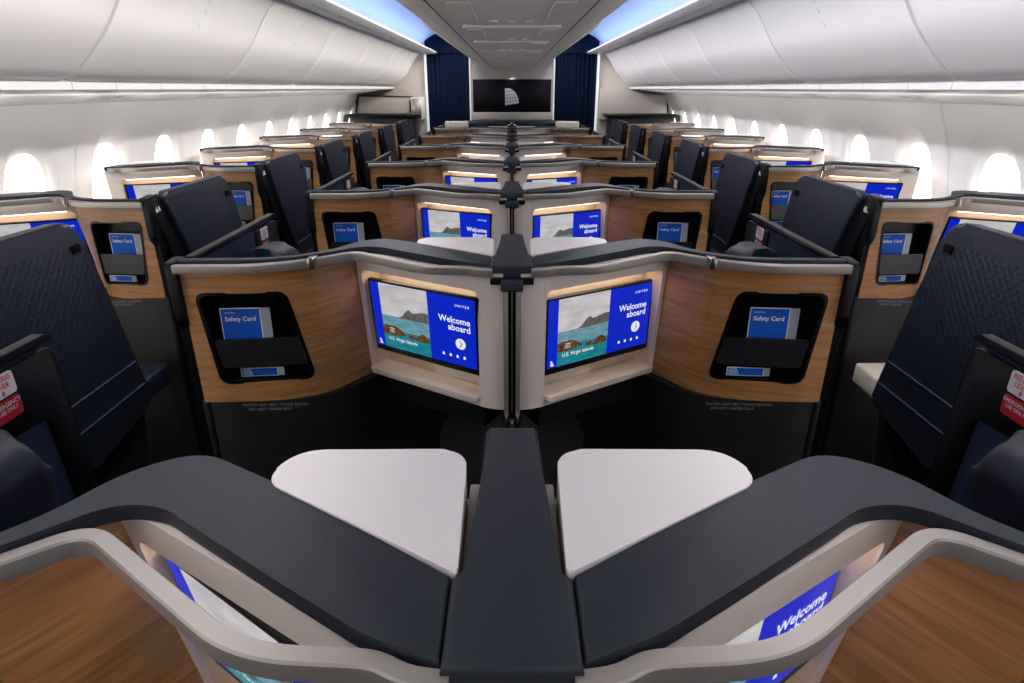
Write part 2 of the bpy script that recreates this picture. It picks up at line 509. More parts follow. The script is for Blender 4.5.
def divider_half(root, s):
    """all parts of one half of a divider as children of root; s = +1 right half, -1 left half"""
    def fin(mb, name, parent=root, lean=True, **k):
        if lean: tilt(mb)
        mb.mirror(s); return mb.build(name, parent, **k)
    fw = fmap(WOOD); fb = fmap(BEIGE)
    # wood panel: straight part with pocket opening, then the curved part
    mb = MB(); ring_panel(mb, fw, (0.0, 0.31, ZB, 1.205), resample_loop(POCKET), 'oak', 0.012, 5)
    cols = [0.31 + (WOOD.L - 0.31) * i / 12 for i in range(13)]
    mb.sweep([tuple(WOOD.at(c)) for c in cols], [(0, ZB), (0, 1.205), (-0.012, 1.205), (-0.012, ZB)], 'oak')
    fin(mb, 'wood_panel')
    # literature pocket
    mb = MB(); tub(mb, fw, POCKET, 0.050, 0.004, 'black')
    rim = [(a, z) for a, z in POCKET]
    cx = sum(p[0] for p in rim) / len(rim); cz = sum(p[1] for p in rim) / len(rim)
    inner = [(cx + (a - cx) * 0.955, cz + (z - cz) * 0.96) for a, z in rim]
    outer = [(cx + (a - cx) * 1.02, cz + (z - cz) * 1.02) for a, z in rim]
    bm = mb.bm; old = set(bm.faces)
    Ls = [[bm.verts.new(fw(a, z, d)) for a, z in loop] for loop, d in ((outer, 0.004), (outer, -0.003), (inner, -0.003), (inner, 0.006))]
    for l0, l1 in zip(Ls, Ls[1:]):
        n = len(l0)
        for i in range(n): bm.faces.new((l0[i], l0[(i + 1) % n], l1[(i + 1) % n], l1[i]))
    mb._finish(old, 'black', None)
    pk = fin(mb, 'literature_pocket')
    mb = MB()
    fl = fillet([(0.052, 1.012), (0.258, 1.012), (0.267, 0.935), (0.063, 0.935)], 0.010, 4, True)
    bm = mb.bm; old = set(bm.faces)
    A = [bm.verts.new(fw(a, z, 0.004 + (1.012 - z) * -0.02)) for a, z in fl]; B = [bm.verts.new(fw(a, z, 0.010)) for a, z in fl]
    n = len(fl); bm.faces.new(A); bm.faces.new(B[::-1])
    for i in range(n): bm.faces.new((A[i], A[(i + 1) % n], B[(i + 1) % n], B[i]))
    mb._finish(old, 'flap_grey', None)
    flap = fin(mb, 'pocket_flap', pk)
    # screen surround with niche
    S0, S1 = 0.014, (Vector(BB) - Vector(BA)).length - 0.016
    hole = fillet([(S0, 1.152), (S1, 1.152), (S1, 0.858), (S0, 0.858)], 0.018, 6, True)
    mb = MB(); SB = S1 + 0.004
    ring_panel(mb, fb, (0.0, SB, ZB, 1.200), resample_loop(hole), 'beige', 0.010, 3)
    cols = [SB + (BEIGE.L - SB) * i / 10 for i in range(11)]
    mb.sweep([tuple(BEIGE.at(c)) for c in cols], [(0, ZB), (0, 1.200), (-0.010, 1.200), (-0.010, ZB)], 'beige')
    fin(mb, 'screen_surround')
    mb = MB(); tub(mb, fb, hole, 0.064, 0.004, 'niche', 0.004); niche = fin(mb, 'screen_niche')
    mb = MB()
    for d0, d1 in ((0.018, 0.046),):
        pts = [fb(S0 + 0.025, 1.1475, d0), fb(S1 - 0.025, 1.1475, d0), fb(S1 - 0.025, 1.1475, d1), fb(S0 + 0.025, 1.1475, d1)]
        up = [(p[0], p[1], 1.1505) for p in pts]
        v = [mb.bm.verts.new(p) for p in pts + up]
        for f in ((0, 1, 2, 3), (7, 6, 5, 4), (0, 4, 5, 1), (1, 5, 6, 2), (2, 6, 7, 3), (3, 7, 4, 0)): mb.bm.faces.new([v[i] for i in f])
        mb.mats.append('niche_led')
    fin(mb, 'light_strip', niche)
    # marble shelf lip
    mb = MB()
    lip = [Vector(BEIGE.at(S0 - 0.006, 0.018)), Vector(BEIGE.at(S1 + 0.0, 0.018)), Vector(BEIGE.at(S1 + 0.0, -0.055)), Vector(BEIGE.at(S0 - 0.006, -0.055))]
    mb.prism(fillet([tuple(p) for p in lip], [0.014, 0.014, 0, 0], 4, True), 0.856, 0.870, 'marble', bevel=0.003)
    fin(mb, 'shelf')
    # screen
    sl0, sl1 = S0 + 0.005, S1 - 0.008
    P0 = BEIGE.at(sl0, -0.014); P1 = BEIGE.at(sl1, -0.014)
    p0, p1 = ((P0, P1) if s < 0 else (P1, P0))          # left end, right end as seen
    p0 = Vector((p0.x * s, p0.y)); p1 = Vector((p1.x * s, p1.y))
    U = Vector((p1.x - p0.x, p1.y - p0.y, 0)); Wd = U.length
    H = 0.208; Z0 = 0.918
    bl = tilt_point(Vector((p0.x, p0.y, Z0))); br = tilt_point(Vector((p1.x, p1.y, Z0))); tl = tilt_point(Vector((p0.x, p0.y, Z0 + H)))
    U = br - bl; V = tl - bl; Wd = U.length; H = V.length; N = U.cross(V).normalized()
    xf = Matrix((U.normalized(), V.normalized(), N)).transposed().to_4x4(); xf.translation = bl
    mb = MB(); mb.box((0, 0, -0.014), (Wd, H, 0), 'black', 0.004, 2, xf)
    scr = mb.build('screen', root)
    mb = MB(); xf2 = xf @ Matrix.Translation((0.008, 0.020, 0.0006))
    screen_display(mb, xf2, Wd - 0.016, H - 0.026, s)
    mb.build('display', scr, recalc=False, smooth=0)
    # rail in brushed champagne metal, standing off the panel
    mb = MB(); mb.sweep(RAILP, [(0.0075, 1.193), (0.0085, 1.195), (0.0085, 1.211), (0.0070, 1.2135), (-0.0070, 1.2135), (-0.0085, 1.211), (-0.0085, 1.195), (-0.0075, 1.193)], 'trim')
    fin(mb, 'trim_rail', smooth=30)
    mb = MB(); mb.box((0.480, 0.388, 1.190), (0.500, 0.424, 1.218), 'clip', 0.002)
    mb.box((0.486, 0.384, 1.196), (0.494, 0.391, 1.221), 'clip', 0.001)
    fin(mb, 'rail_clip')
    # dark cap: narrow over the wood, wide over the screen
    aft = fillet([(0.803, 0.364), (0.60, 0.368), (0.50, 0.408), (0.395, 0.506), (0.345, 0.504), (0.3025, 0.474), (0.19, 0.399), (0.11, 0.347), (0.0525, 0.326)],
                 [0, 0.06, 0.06, 0.03, 0.03, 0.03, 0.02, 0.02, 0], 6)
    front = fillet([(0.803, 0.390), (0.57, 0.392), (0.458, 0.472), (0.412, 0.565), (0.350, 0.603), (0.244, 0.541), (0.0525, 0.4115)], [0, 0.08, 0.05, 0.05, 0.06, 0.02, 0], 8)
    mb = MB(); mb.prism(aft + front[::-1], 1.202, TOP, 'cap', bevel=0.006, seg=3)
    cap = fin(mb, 'cap_arm')
    gk = [(x, y) for x, y in offset_path(aft, -0.004) if 0.054 < x < 0.35]; gf = [(x, y) for x, y in offset_path(front, 0.006) if 0.054 < x < 0.35]
    mb = MB(); mb.prism(gk + gf[::-1], 1.188, 1.204, 'black')
    fin(mb, 'gasket', cap)
    # kick panel of black wood below
    mb = MB(); kp = fillet([(0.796, 0.374), (0.545, 0.374), (0.47, 0.43), (0.385, 0.54), (0.26, 0.80)], 0.09, 6)
    mb.sweep(resample(kp, 0.04), [(0, 0.0), (0, ZB), (-0.015, ZB), (-0.015, 0.0)], 'black_wood')
    kick = fin(mb, 'kick_panel')
    mb = MB()
    for k, t in enumerate(('FASTEN SEAT BELT WHILE SEATED', 'LIFE VEST UNDER SEAT')):
        x0 = 0.715 if s < 0 else 0.530
        mb.text(t, 0.0105, 'print_grey', frame_xf((x0 * s + 0.012 * k, 0.3715, 0.822 - 0.013 * k), (1, 0, 0), (0, 0, 1)))
    tilt(mb); mb.build('lettering', kick, recalc=False, smooth=0)
    # footwell header under the screen
    mb = MB(); fh = [tuple(BEIGE.at(d, -0.012)) for d in (0.05, 0.15, 0.25, 0.36, 0.40)]
    mb.sweep(fh, [(0, 0.775), (0, 0.838), (-0.09, 0.838), (-0.09, 0.775)], 'black_matte')
    fin(mb, 'footwell_header')
    # back shell closing the divider on its forward side
    bp = [p for p in offset_path(resample(PLANP, 0.03), -0.084) if p[0] > 0.04 ]
    mb = MB(); mb.sweep(bp, [(0, ZB - 0.04), (0, 1.13), (-0.008, 1.13), (-0.008, ZB - 0.04)], 'black_matte')
    fin(mb, 'back_shell')
    # black guard round the aisle corner
    mb = MB()
    mb.prism(fillet([(0.345, 1.216), (0.40, 1.222), (0.43, 1.20), (0.43, 1.05), (0.40, 1.02), (0.40, 0.84), (0.368, 0.84), (0.368, 1.05), (0.345, 1.075)], 0.010, 4, True), 0.800, 0.824, 'black', axis='x', bevel=0.004)
    mb.box((0.797, 0.370, 0.0), (0.815, 0.402, 0.86), 'black', 0.003)
    fin(mb, 'corner_guard')
    # side table forward of the cap
    tb = fillet([(0.262, 0.545), (0.046, 0.408), (0.050, 0.604), (0.238, 0.602)], [0.035, 0.010, 0.035, 0.035], 8, True)
    tb_lo = tb
    mb = MB(); mb.prism(tb, 1.150, 1.2225, 'table', bevel=0.010, seg=4)
    st = fin(mb, 'side_table', lean=False)
    mb = MB(); mb.prism([(0.22, 0.53), (0.034, 0.412), (0.034, 0.592), (0.21, 0.585)], 0.80, 1.165, 'cream', bevel=0.003)
    mb.box((0.034, 0.42, 1.10), (0.047, 0.590, 1.185), 'cream', 0.002)
    fin(mb, 'table_box', st, lean=False)


def resample_loop(loop, step=0.02):
    l = list(loop) + [loop[0]]
    return resample(l, step)[:-1]


# centre pieces of a double divider
def centre_parts(root):
    mb = MB()
    half = [(0.0515, 0.318), (0.0515, 0.408), (0.036, 0.413), (0.031, 0.652), (0.027, 0.658)]
    out = half + [(-x, y) for x, y in half[::-1]]
    mb.prism(out, 1.190, TOP, 'cap', bevel=0.005, seg=3); mb.build('spine_cap', root)
    mb = MB(); mb.box((-0.051, 0.306, 1.176), (0.051, 0.345, 1.192), 'black', 0.002)
    mb.box((-0.026, 0.276, 1.168), (0.026, 0.318, 1.190), 'cap', 0.004, 3); mb.build('post_head', root)
    mb = MB()
    for sx in (-1, 1):
        a, b = sorted((sx * 0.009, sx * 0.0195)); mb.box((a, 0.298, ZB - 0.01), (b, 0.325, 1.175), 'trim', 0.0015)
        mb.box((a, 0.290, 0.815), (b, 0.31, 0.84), 'silver', 0.004, 2)
    mb.box((-0.0015, 0.312, 0.84), (0.0015, 0.32, 1.175), 'silver'); mb.box((-0.006, 0.287, 0.80), (0.006, 0.31, 0.826), 'silver', 0.003)
    mb.box((-0.009, 0.322, 0.80), (0.009, 0.328, 1.175), 'black_matte'); mb.build('divider_post', root)
    mb = MB(); mb.box((-0.025, 0.41, 0.0), (0.025, 0.64, 1.189), 'shell_back', 0.003)
    mb.box((-0.018, 0.33, 0.0), (0.018, 0.42, 0.84), 'black_matte'); mb.build('spine_wall', root)
    mb = MB(); mb.box((-0.022, 0.645, 0.0), (0.022, 1.33, 0.70), 'shell_back', 0.004); mb.build('centre_partition', root)


def make_centre():
    r = empty('suite_divider'); centre_parts(r)
    for s in (-1, 1): divider_half(r, s)
    return r


def make_window_divider(s):
    r = empty('window_suite_divider'); divider_half(r, s)
    mb = MB(); mb.prism([(0.0515, 0.318), (0.0515, 0.408), (0.045, 0.412), (0.045, 0.60), (0.022, 0.60), (0.022, 0.318)], 1.190, TOP, 'cap', bevel=0.005)
    mb.box((0.020, 0.330, 0.0), (0.034, 0.60, 1.189), 'beige', 0.003)
    mb.mirror(s); mb.build('window_end_panel', r)
    return r


# ------------------------------------------------------------------ seats
def make_seat(s, window):
    """seat in front of a divider half; s as in divider_half"""
    OFF = (0.55, 0.86, 0)
    r = empty('airline_seat')
    def fin(mb, name, parent=r, **k):
        for v in mb.bm.verts: v.co -= Vector(OFF)
        mb.mirror(s); return mb.build(name, parent, **k)
    xf = Matrix.Translation((0.54, 0.87, 0)) @ Matrix.Rotation(math.radians(18), 4, 'Z')
    mb = MB(); mb.box((-0.15, -0.06, 0.0), (0.17, 0.28, 0.30), 'black_matte', 0.01, 2, xf); fin(mb, 'seat_base')
    mb = MB(); mb.box((-0.18, -0.08, 0.30), (0.20, 0.34, 0.45), 'navy_leather', 0.04, 4, xf); fin(mb, 'seat_cushion')
    tilt = xf @ Matrix.Translation((0, -0.19, 0.42)) @ Matrix.Rotation(math.radians(4), 4, 'X')
    mb = MB(); mb.box((-0.05, -0.03, 0.0), (0.20, 0.06, 0.57), 'navy_leather', 0.045, 4, tilt); fin(mb, 'backrest')
    mb = MB(); hp = [(0.075 * math.cos(math.pi * (1 - i / 12)), 0.050 * math.sin(math.pi * (1 - i / 12)) ** 0.8) for i in range(13)]
    hx = Matrix.Translation((0.692, 0.67, 0)) @ Matrix.Rotation(math.radians(12), 4, 'Z')
    mb.prism([(x, 1.135 + h) for x, h in hp] + [(0.075, 0.98), (-0.075, 0.98)], -0.045, 0.045, 'navy_leather', axis='y', bevel=0.018, seg=4, xf=hx)
    fin(mb, 'headrest')
    mb = MB(); am = fillet([(0.52, 0.62), (0.54, 0.70), (0.70, 0.76), (1.02, 0.76), (1.04, 0.70), (1.02, 0.62)], 0.04, 5, True)
    mb.prism(am, 0.715, 0.765, 'navy_leather', axis='x', bevel=0.015, seg=3); fin(mb, 'armrest')
    # lower side shroud towards the aisle
    mb = MB(); mb.prism(fillet([(0.41, 0.0), (0.41, 0.50), (0.50, 0.60), (1.02, 0.60), (1.06, 0.52), (1.06, 0.0)], 0.03, 4, True), 0.770, 0.800, 'black_matte', axis='x', bevel=0.004); fin(mb, 'side_shroud')
    # inner wing beside the head, black frame, padded navy below, with the two evacuation plates
    x0, x1 = 0.783, 0.800
    mb = MB(); mb.prism(fillet([(0.405, 0.58), (0.405, 1.205), (0.945, 1.205), (0.975, 0.58)], [0.01, 0.01, 0.012, 0.03], 4, True), x0, x1, 'navy', axis='x', bevel=0.004)
    wing = fin(mb, 'privacy_wing')
    mb = MB(); mb.prism(fillet([(0.395, 1.208), (0.395, 1.222), (0.958, 1.222), (0.972, 1.215), (0.972, 1.208)], 0.003, 3, True), 0.778, 0.798, 'black', axis='x', bevel=0.004)
    fin(mb, 'wing_ledge', wing)
    mb = MB(); mb.prism(fillet([(0.78, 1.10), (0.79, 1.2), (0.962, 1.2), (0.985, 0.60), (0.945, 0.60), (0.915, 1.09)], 0.012, 4, True), x0 - 0.008, x0 + 0.001, 'black', axis='x', bevel=0.003)
    fin(mb, 'wing_frame', wing)
    # plates (front face looks to the spine, -x for the right half); +x world reading direction handled per side
    xp = x0 - 0.0095
    Uv = Vector((0, 1, 0)) if s < 0 else Vector((0, -1, 0))
    def plate(zlo, zhi, m, texts, nm):
        mb = MB(); mb.prism(fillet([(0.815, zlo), (0.815, zhi), (0.870, zhi), (0.870, zlo)], 0.006, 3, True), xp, xp + 0.002, m, axis='x')
        for v in mb.bm.verts: v.co -= Vector(OFF)
        mb.mirror(s)
        cx = (xp - 0.0006 - OFF[0]) * s
        for t, dz, sz, c in texts:
            # reader stands at the spine; for s=-1 (left side) text runs towards +y
            mb.text(t, sz, c, frame_xf((cx, 0.8425 - OFF[1], zlo + dz), Uv, (0, 0, 1)), 'CENTER', bold=0.012)
        if m == 'print_white':
            cy = 0.8425 - OFF[1]
            mb.poly([(cx, cy - 0.0015, zlo + 0.011), (cx, cy - 0.0015, zlo + 0.007), (cx, cy - 0.004, zlo + 0.007), (cx, cy, zlo + 0.002), (cx, cy + 0.004, zlo + 0.007), (cx, cy + 0.0015, zlo + 0.007), (cx, cy + 0.0015, zlo + 0.011)], 'print_red')
        o = mb.build(nm, wing, recalc=False, smooth=0)
        return o
    p = plate(1.163, 1.203 - 0.004, 'print_white', [('RELEASE', 0.025, 0.0115, 'print_red'), ('LEVER', 0.013, 0.0115, 'print_red')], 'release_plate')
    p['label'] = 'white plate with red lettering'
    p = plate(1.126, 1.159, 'label_red', [('EMERGENCY', 0.022, 0.0095, 'print_white'), ('USE ONLY', 0.013, 0.0085, 'print_white')], 'emergency_plate')
    p['label'] = 'red plate with white lettering'
    # outer padded side with quilted upper half
    lean = Matrix(((1, 0, -0.045, 0.045 * 1.23), (0, 1, 0, 0), (0, 0, 1, 0), (0, 0, 0, 1)))
    if window:
        o4 = [(0.43, 1.235), (1.005, 1.235), (1.125, 0.56), (0.745, 0.50)]
    else:
        o4 = [(0.46, 1.12), (0.93, 1.12), (0.97, 0.62), (0.62, 0.60)]
    mb = MB(); mb.prism(fillet(o4, [0.045, 0.075, 0.02, 0.02], 6, True), 0.802, 0.838, 'quilted_leather', axis='x', bevel=0.015, seg=4, xf=lean)
    pad = fin(mb, 'quilted_side_pad', wing)
    mb = MB()
    for z in ((0.728, 0.638) if window else (0.74, 0.68)):
        t = (1.235 - z) / 0.66 if window else (1.2 - z) / 0.6
        ya = (0.43 + 0.31 * t) if window else 0.46 + 0.15 * t
        yb = (1.005 + 0.118 * t) if window else 0.93 + 0.03 * t
        x = 0.8385 + (1.23 - z) * 0.045
        mb.tube([(x, ya + 0.01, z), (x, yb - 0.012, z)], 0.0035, 'seam', 6)
    fin(mb, 'piping', wing)
    if window:
        mb = MB(); mb.prism(fillet([(0.945, 1.165), (0.982, 1.165), (0.988, 1.140), (0.951, 1.140)], 0.003, 3, True), 0.836, 0.8435, 'black', axis='x', xf=lean); fin(mb, 'pull_tab', wing)
        mb = MB(); mb.prism(fillet([(0.345, 1.225), (0.425, 1.232), (0.745, 0.52), (0.66, 0.50), (0.53, 0.85), (0.44, 0.93), (0.42, 1.04)], 0.012, 4, True), 0.79, 0.822, 'black', axis='x', bevel=0.005, xf=lean)
        fin(mb, 'side_frame', wing)
        mb = MB(); mb.box((0.52, 1.235, 0.50), (0.785, 1.40, 0.585), 'cream' if s < 0 else 'navy_leather', 0.012, 3); fin(mb, 'console_ledge')  # cream paints sunlight on the right-hand ledge; the left one stays dark navy
        mb = MB(); mb.prism(fillet([(0.985, 0.0), (1.12, 0.55), (0.75, 0.49), (0.62, 0.0)], 0.02, 4, True), 0.80, 0.83, 'black_matte', axis='x', bevel=0.004); fin(mb, 'lower_frame', wing)
    return r


def seat_number(root, s, text):
    OFF = Vector((0.55, 0.86, 0))
    x = (0.822 + 0.045 * (1.23 - 1.178) + 0.0015 - OFF.x) * s
    Uv = Vector((0, 1, 0)) if s > 0 else Vector((0, -1, 0))
    mb = MB()
    mb.text(text, 0.030, 'print_white', frame_xf((x, 0.403 - OFF.y, 1.168), Uv, (0, 0, 1)), 'CENTER', bold=0.02)
    return mb.build('seat_number', root, recalc=False, smooth=0)


# ------------------------------------------------------------------ cards
def make_card(s):
    """folded card; u from left to right as seen by the passenger; origin at its lower left front corner"""
    mb = MB(); W, H = 0.100, 0.100
    lean = Matrix.Rotation(math.radians(-3), 4, 'X')
    xf = lean @ Matrix.Rotation(math.radians(90), 4, 'X')
    mb.box((0.0, 0.0, -0.003), (W + 0.024, H - 0.001, -0.0015), 'card_grey', 0, 1, xf)
    mb.box((0, 0, -0.0015), (W, H, 0), 'card_white', 0, 1, xf)
    mb.poly([(0.0022, 0, 0.0004), (W - 0.0022, 0, 0.0004), (W - 0.0022, H - 0.0022, 0.0004), (0.0022, H - 0.0022, 0.0004)], 'card_blue', xf)
    mb.text('U N I T E D', 0.0055, 'print_white', xf @ Matrix.Translation((0.010, H - 0.014, 0.0008)), bold=0.01)
    mb.text('Safety Card', 0.0165, 'print_white', xf @ Matrix.Translation((0.010, H - 0.034, 0.0008)), bold=0.012)
    return mb.build('safety_card', recalc=False, smooth=0)


def make_leaflet(s):
    mb = MB(); W, H = 0.095, 0.024
    xf = Matrix.Rotation(math.radians(90), 4, 'X')
    mb.box((0, 0, -0.002), (W + 0.016, H, -0.001), 'card_grey', 0, 1, xf); mb.box((0, 0, -0.001), (W, H, 0), 'card_white', 0, 1, xf)
    mb.poly([(0.0015, 0.0015, 0.0003), (W - 0.0015, 0.0015, 0.0003), (W - 0.0015, H - 0.0015, 0.0003), (0.0015, H - 0.0015, 0.0003)], 'card_blue', xf)
    for k in range(5):    # globe pattern as arcs
        r = 0.006 + 0.005 * k
        pts = [(0.004 + r * math.cos(a * math.pi / 16), 0.0025 + min(0.019, r * math.sin(a * math.pi / 16))) for a in range(9)]
        pts2 = [(0.004 + (r - 0.0016) * math.cos(a * math.pi / 16), 0.0025 + min(0.019, (r - 0.0016) * math.sin(a * math.pi / 16))) for a in range(9)]
        for i in range(8):
            mb.poly([(*pts2[i], 0.0006), (*pts[i], 0.0006), (*pts[i + 1], 0.0006), (*pts2[i + 1], 0.0006)], 'print_white', xf)
    return mb.build('leaflet', recalc=False, smooth=0)


ORD = ['nearest', 'second', 'third', 'fourth', 'fifth', 'sixth', 'seventh', 'eighth']
def nth(k): return 'nearest the camera' if k == 0 else ORD[k] + ' from the camera'


cards = {}


def place_cards(ox, oy, s, where, first=[True]):
    # pocket on wood path a: 0.030..0.277 -> x = 0.795 - a
    if 'c' not in cards:
        cards['c'] = make_card(s); cards['l'] = make_leaflet(s); c, l = cards['c'], cards['l']
    else:
        c, l = copy_tree(cards['c']), copy_tree(cards['l'])
    # left end as seen: for s<0 the outer end is on the left
    xl = (-0.742 if s < 0 else 0.608)
    c.location = (ox + xl, oy + (0.401 if s < 0 else 0.410), 0.984); c.rotation_euler = (0, 0, math.radians(-4 * s))
    tag(c, 'blue safety card with white lettering, ' + where, 'card', 'safety cards in the suite pockets')
    xl = (-0.715 if s < 0 else 0.57)
    l.location = (ox + xl, oy + (0.404 if s < 0 else 0.414), 0.894); l.rotation_euler = (0, 0, math.radians(-5 * s))
    tag(l, 'blue leaflet showing below the flap, ' + where, 'leaflet', 'leaflets low in the suite pockets')


# ------------------------------------------------------------------ place the rows
cd = make_centre()
NC = 7
for k in range(NC):
    o = cd if k == 0 else copy_tree(cd)
    o.location = (0, k * PITCH, 0)
    tag(o, 'centre double suite divider, oak and beige with twin screens, row %s' % nth(k), 'suite divider', 'centre suite dividers')
    for s, side in ((-1, 'left'), (1, 'right')):
        if k: place_cards(0, k * PITCH, s, '%s half of centre divider row %s' % (side, nth(k)))
wd = {s: make_window_divider(s) for s in (1, -1)}
WOX = 2.16; WOY = -0.21
for s, side in ((1, 'left'), (-1, 'right')):
    for i, j in enumerate(range(2, 8)):
        o = wd[s] if i == 0 else copy_tree(wd[s])
        o.location = (-WOX * s, j * PITCH + WOY, 0)
        tag(o, 'oak and beige screen divider along the %s windows, %s' % (side, nth(i)), 'suite divider', '%s window suite dividers' % side)
        if j < 7 : place_cards(-WOX * s, j * PITCH + WOY, s, '%s window divider %s' % (side, nth(i)))
cs = {s: make_seat(s, False) for s in (-1, 1)}
ws = {s: make_seat(s, True) for s in (1, -1)}
for s, side in ((-1, 'left'), (1, 'right')):
    for k in range(NC):
        o = cs[s] if k == 0 else copy_tree(cs[s])
        o.location = (0.55 * s, k * PITCH + 0.86, 0)
        tag(o, 'navy seat with padded wing, %s seat of centre row %s' % (side, nth(k)), 'seat', 'centre pair seats')
for s, side, letter in ((1, 'left', 'A'), (-1, 'right', 'L')):
    fresh = True
    for i, j in enumerate(range(1, 8)):
        o = ws[s] if fresh else copy_tree(ws[s]); fresh = False
        o.location = (-WOX * s + 0.55 * s, j * PITCH + WOY + 0.86, 0)
        tag(o, 'navy quilted seat numbered %d%s beside the %s aisle' % (8 - j, letter, side) if 1 < j else
            'large navy quilted seat cut by the %s edge of the picture' % side, 'seat', '%s window seats' % side)
    for i, j in enumerate(range(1, 8)):
        pass
# seat numbers are unique per seat: a child mesh each
for o in [x for x in list(COL.objects) if x.name.startswith('airline_seat') and x.get('group', '').endswith('window seats')]:
    s = 1 if o.location.x < 0 else -1
    j = round((o.location.y - 0.86 - WOY) / PITCH)
    if j < 2: continue
    w = [c for c in o.children if c.name.startswith('privacy_wing')][0]
    seat_number(w, s, '%d%s' % (8 - j, 'A' if s > 0 else 'L'))

# ------------------------------------------------------------------ the cabin shell
Y0, Y1 = -2.4, 9.75
mb = MB(); mb.box((-2.5, Y0, -0.1), (2.5, 11.0, 0.0), 'carpet'); tag(mb.build('floor'), kind='structure')


def wall_x(z):
    pts = [(0, 2.20), (0.5, 2.29), (0.9, 2.275), (1.08, 2.25), (1.3, 2.20), (1.53, 2.10), (1.6, 2.06)]
    for (a, xa), (b, xb) in zip(pts, pts[1:]):
        if z <= b: return xa + (xb - xa) * (z - a) / (b - a)
    return pts[-1][1]


WP = 0.62; WY = [2.94 + WP * k for k in range(-8, 11)]
WZ = 1.08


def win_loop(w, h, n=40, p=2.6, dz=0.0):
    out = []
    for i in range(n):
        a = 2 * math.pi * i / n; c, sn = math.cos(a), math.sin(a)
        out.append((math.copysign(abs(c) ** (2 / p), c) * w / 2, math.copysign(abs(sn) ** (2 / p), sn) * h / 2 + dz))
    return out


def side_walls(sx, side):
    mb = MB(); bm = mb.bm
    for yc in WY:
        f = lambda a, z, dep: (sx * (wall_x(z) + dep), yc + a, z)
        hole = [(a, WZ + z) for a, z in win_loop(0.37, 0.62, dz=0.02)]
        ring_panel(mb, f, (-WP / 2, WP / 2, 0.55, 1.56), hole, 'white_panel', 0.02, 5)
    mb.box((*sorted((sx * 2.22, sx * 2.30)), 0) if False else (min(sx * 2.2, sx * 2.32), WY[0] - WP / 2, 0.0), (max(sx * 2.2, sx * 2.32), WY[-1] + WP / 2, 0.555), 'white_panel')
    o = tag(mb.build('wall_' + side), kind='structure')
    # joints between wall panels
    mb = MB()
    for k, yc in enumerate(WY):
        if k % 2: continue
        y = yc + WP / 2
        zs = [0.6 + 0.95 * i / 10 for i in range(11)]
        for z0, z1 in zip(zs, zs[1:]):
            a = sx * (wall_x(z0) - 0.0015); b = sx * (wall_x(z1) - 0.0015)
            mb.poly([(a, y - 0.004, z0), (a, y + 0.004, z0), (b, y + 0.004, z1), (b, y - 0.004, z1)], 'valance')
    tag(mb.build('trim_%d' % (1 if sx < 0 else 2), recalc=False), kind='structure')
    for k, yc in enumerate(WY):
        mb = MB(); bm = mb.bm
        loops = []
        for w, h, dep, dz in ((0.372, 0.622, -0.0006, 0.02), (0.355, 0.60, 0.002, 0.02), (0.325, 0.55, 0.012, 0.012), (0.314, 0.51, 0.026, 0.0), (0.308, 0.50, 0.034, 0.0), (0.300, 0.492, 0.036, 0.0), (0.292, 0.482, 0.048, 0.0)):
            loops.append([bm.verts.new((sx * (wall_x(WZ + z) + dep), yc + a, WZ + z)) for a, z in win_loop(w, h, dz=dz)])
        n = len(loops[0])
        for l0, l1 in zip(loops, loops[1:]):
            for i in range(n): bm.faces.new((l0[i], l0[(i + 1) % n], l1[(i + 1) % n], l1[i]))
        mb.mats.append('white_panel')
        o = tag(mb.build('window_%d' % (k + 1 + (0 if sx < 0 else len(WY))), smooth=60), kind='structure')
        for p in o.data.polygons: pass
        mb = MB(); mb.poly([(sx * (wall_x(WZ + z) + 0.046), yc + a, WZ + z) for a, z in (win_loop(0.296, 0.486) if sx < 0 else win_loop(0.296, 0.486)[::-1])], 'pane')
        mb.build('pane', o, recalc=False, smooth=0)


# bins, service panels, cove
BIN = [(1.655, 1.625), (1.600, 1.650), (1.51, 1.73), (1.445, 1.80), (1.40, 1.865), (1.355, 1.935), (1.315, 1.99), (1.275, 2.03)]


def strip(mb, prof, y0, y1, m, sx, closed=False):
    A = [mb.bm.verts.new((sx * x, y0, z)) for x, z in prof]; B = [mb.bm.verts.new((sx * x, y1, z)) for x, z in prof]
    old = set(mb.bm.faces); n = len(prof)
    for i in range(n if closed else n - 1):
        mb.bm.faces.new((A[i], A[(i + 1) % n], B[(i + 1) % n], B[i]))
    if closed: mb.bm.faces.new(A[::-1]); mb.bm.faces.new(B)
    mb._finish(old, m, None)


def smooth_prof(p, n=4):
    out = []
    for i in range(len(p) - 1):
        p0, p1, p2, p3 = p[max(0, i - 1)], p[i], p[i + 1], p[min(len(p) - 1, i + 2)]
        for k in range(n):
            t = k / n
            out.append(tuple(0.5 * (2 * p1[c] + (p2[c] - p0[c]) * t + (2 * p0[c] - 5 * p1[c] + 4 * p2[c] - p3[c]) * t * t + (3 * p1[c] - p0[c] - 3 * p2[c] + p3[c]) * t ** 3) for c in (0, 1)))
    out.append(p[-1]); return out


BINS = smooth_prof(BIN)
BY0, BPITCH, NB = 2.49 - 1.3 * 3, 1.3, 9


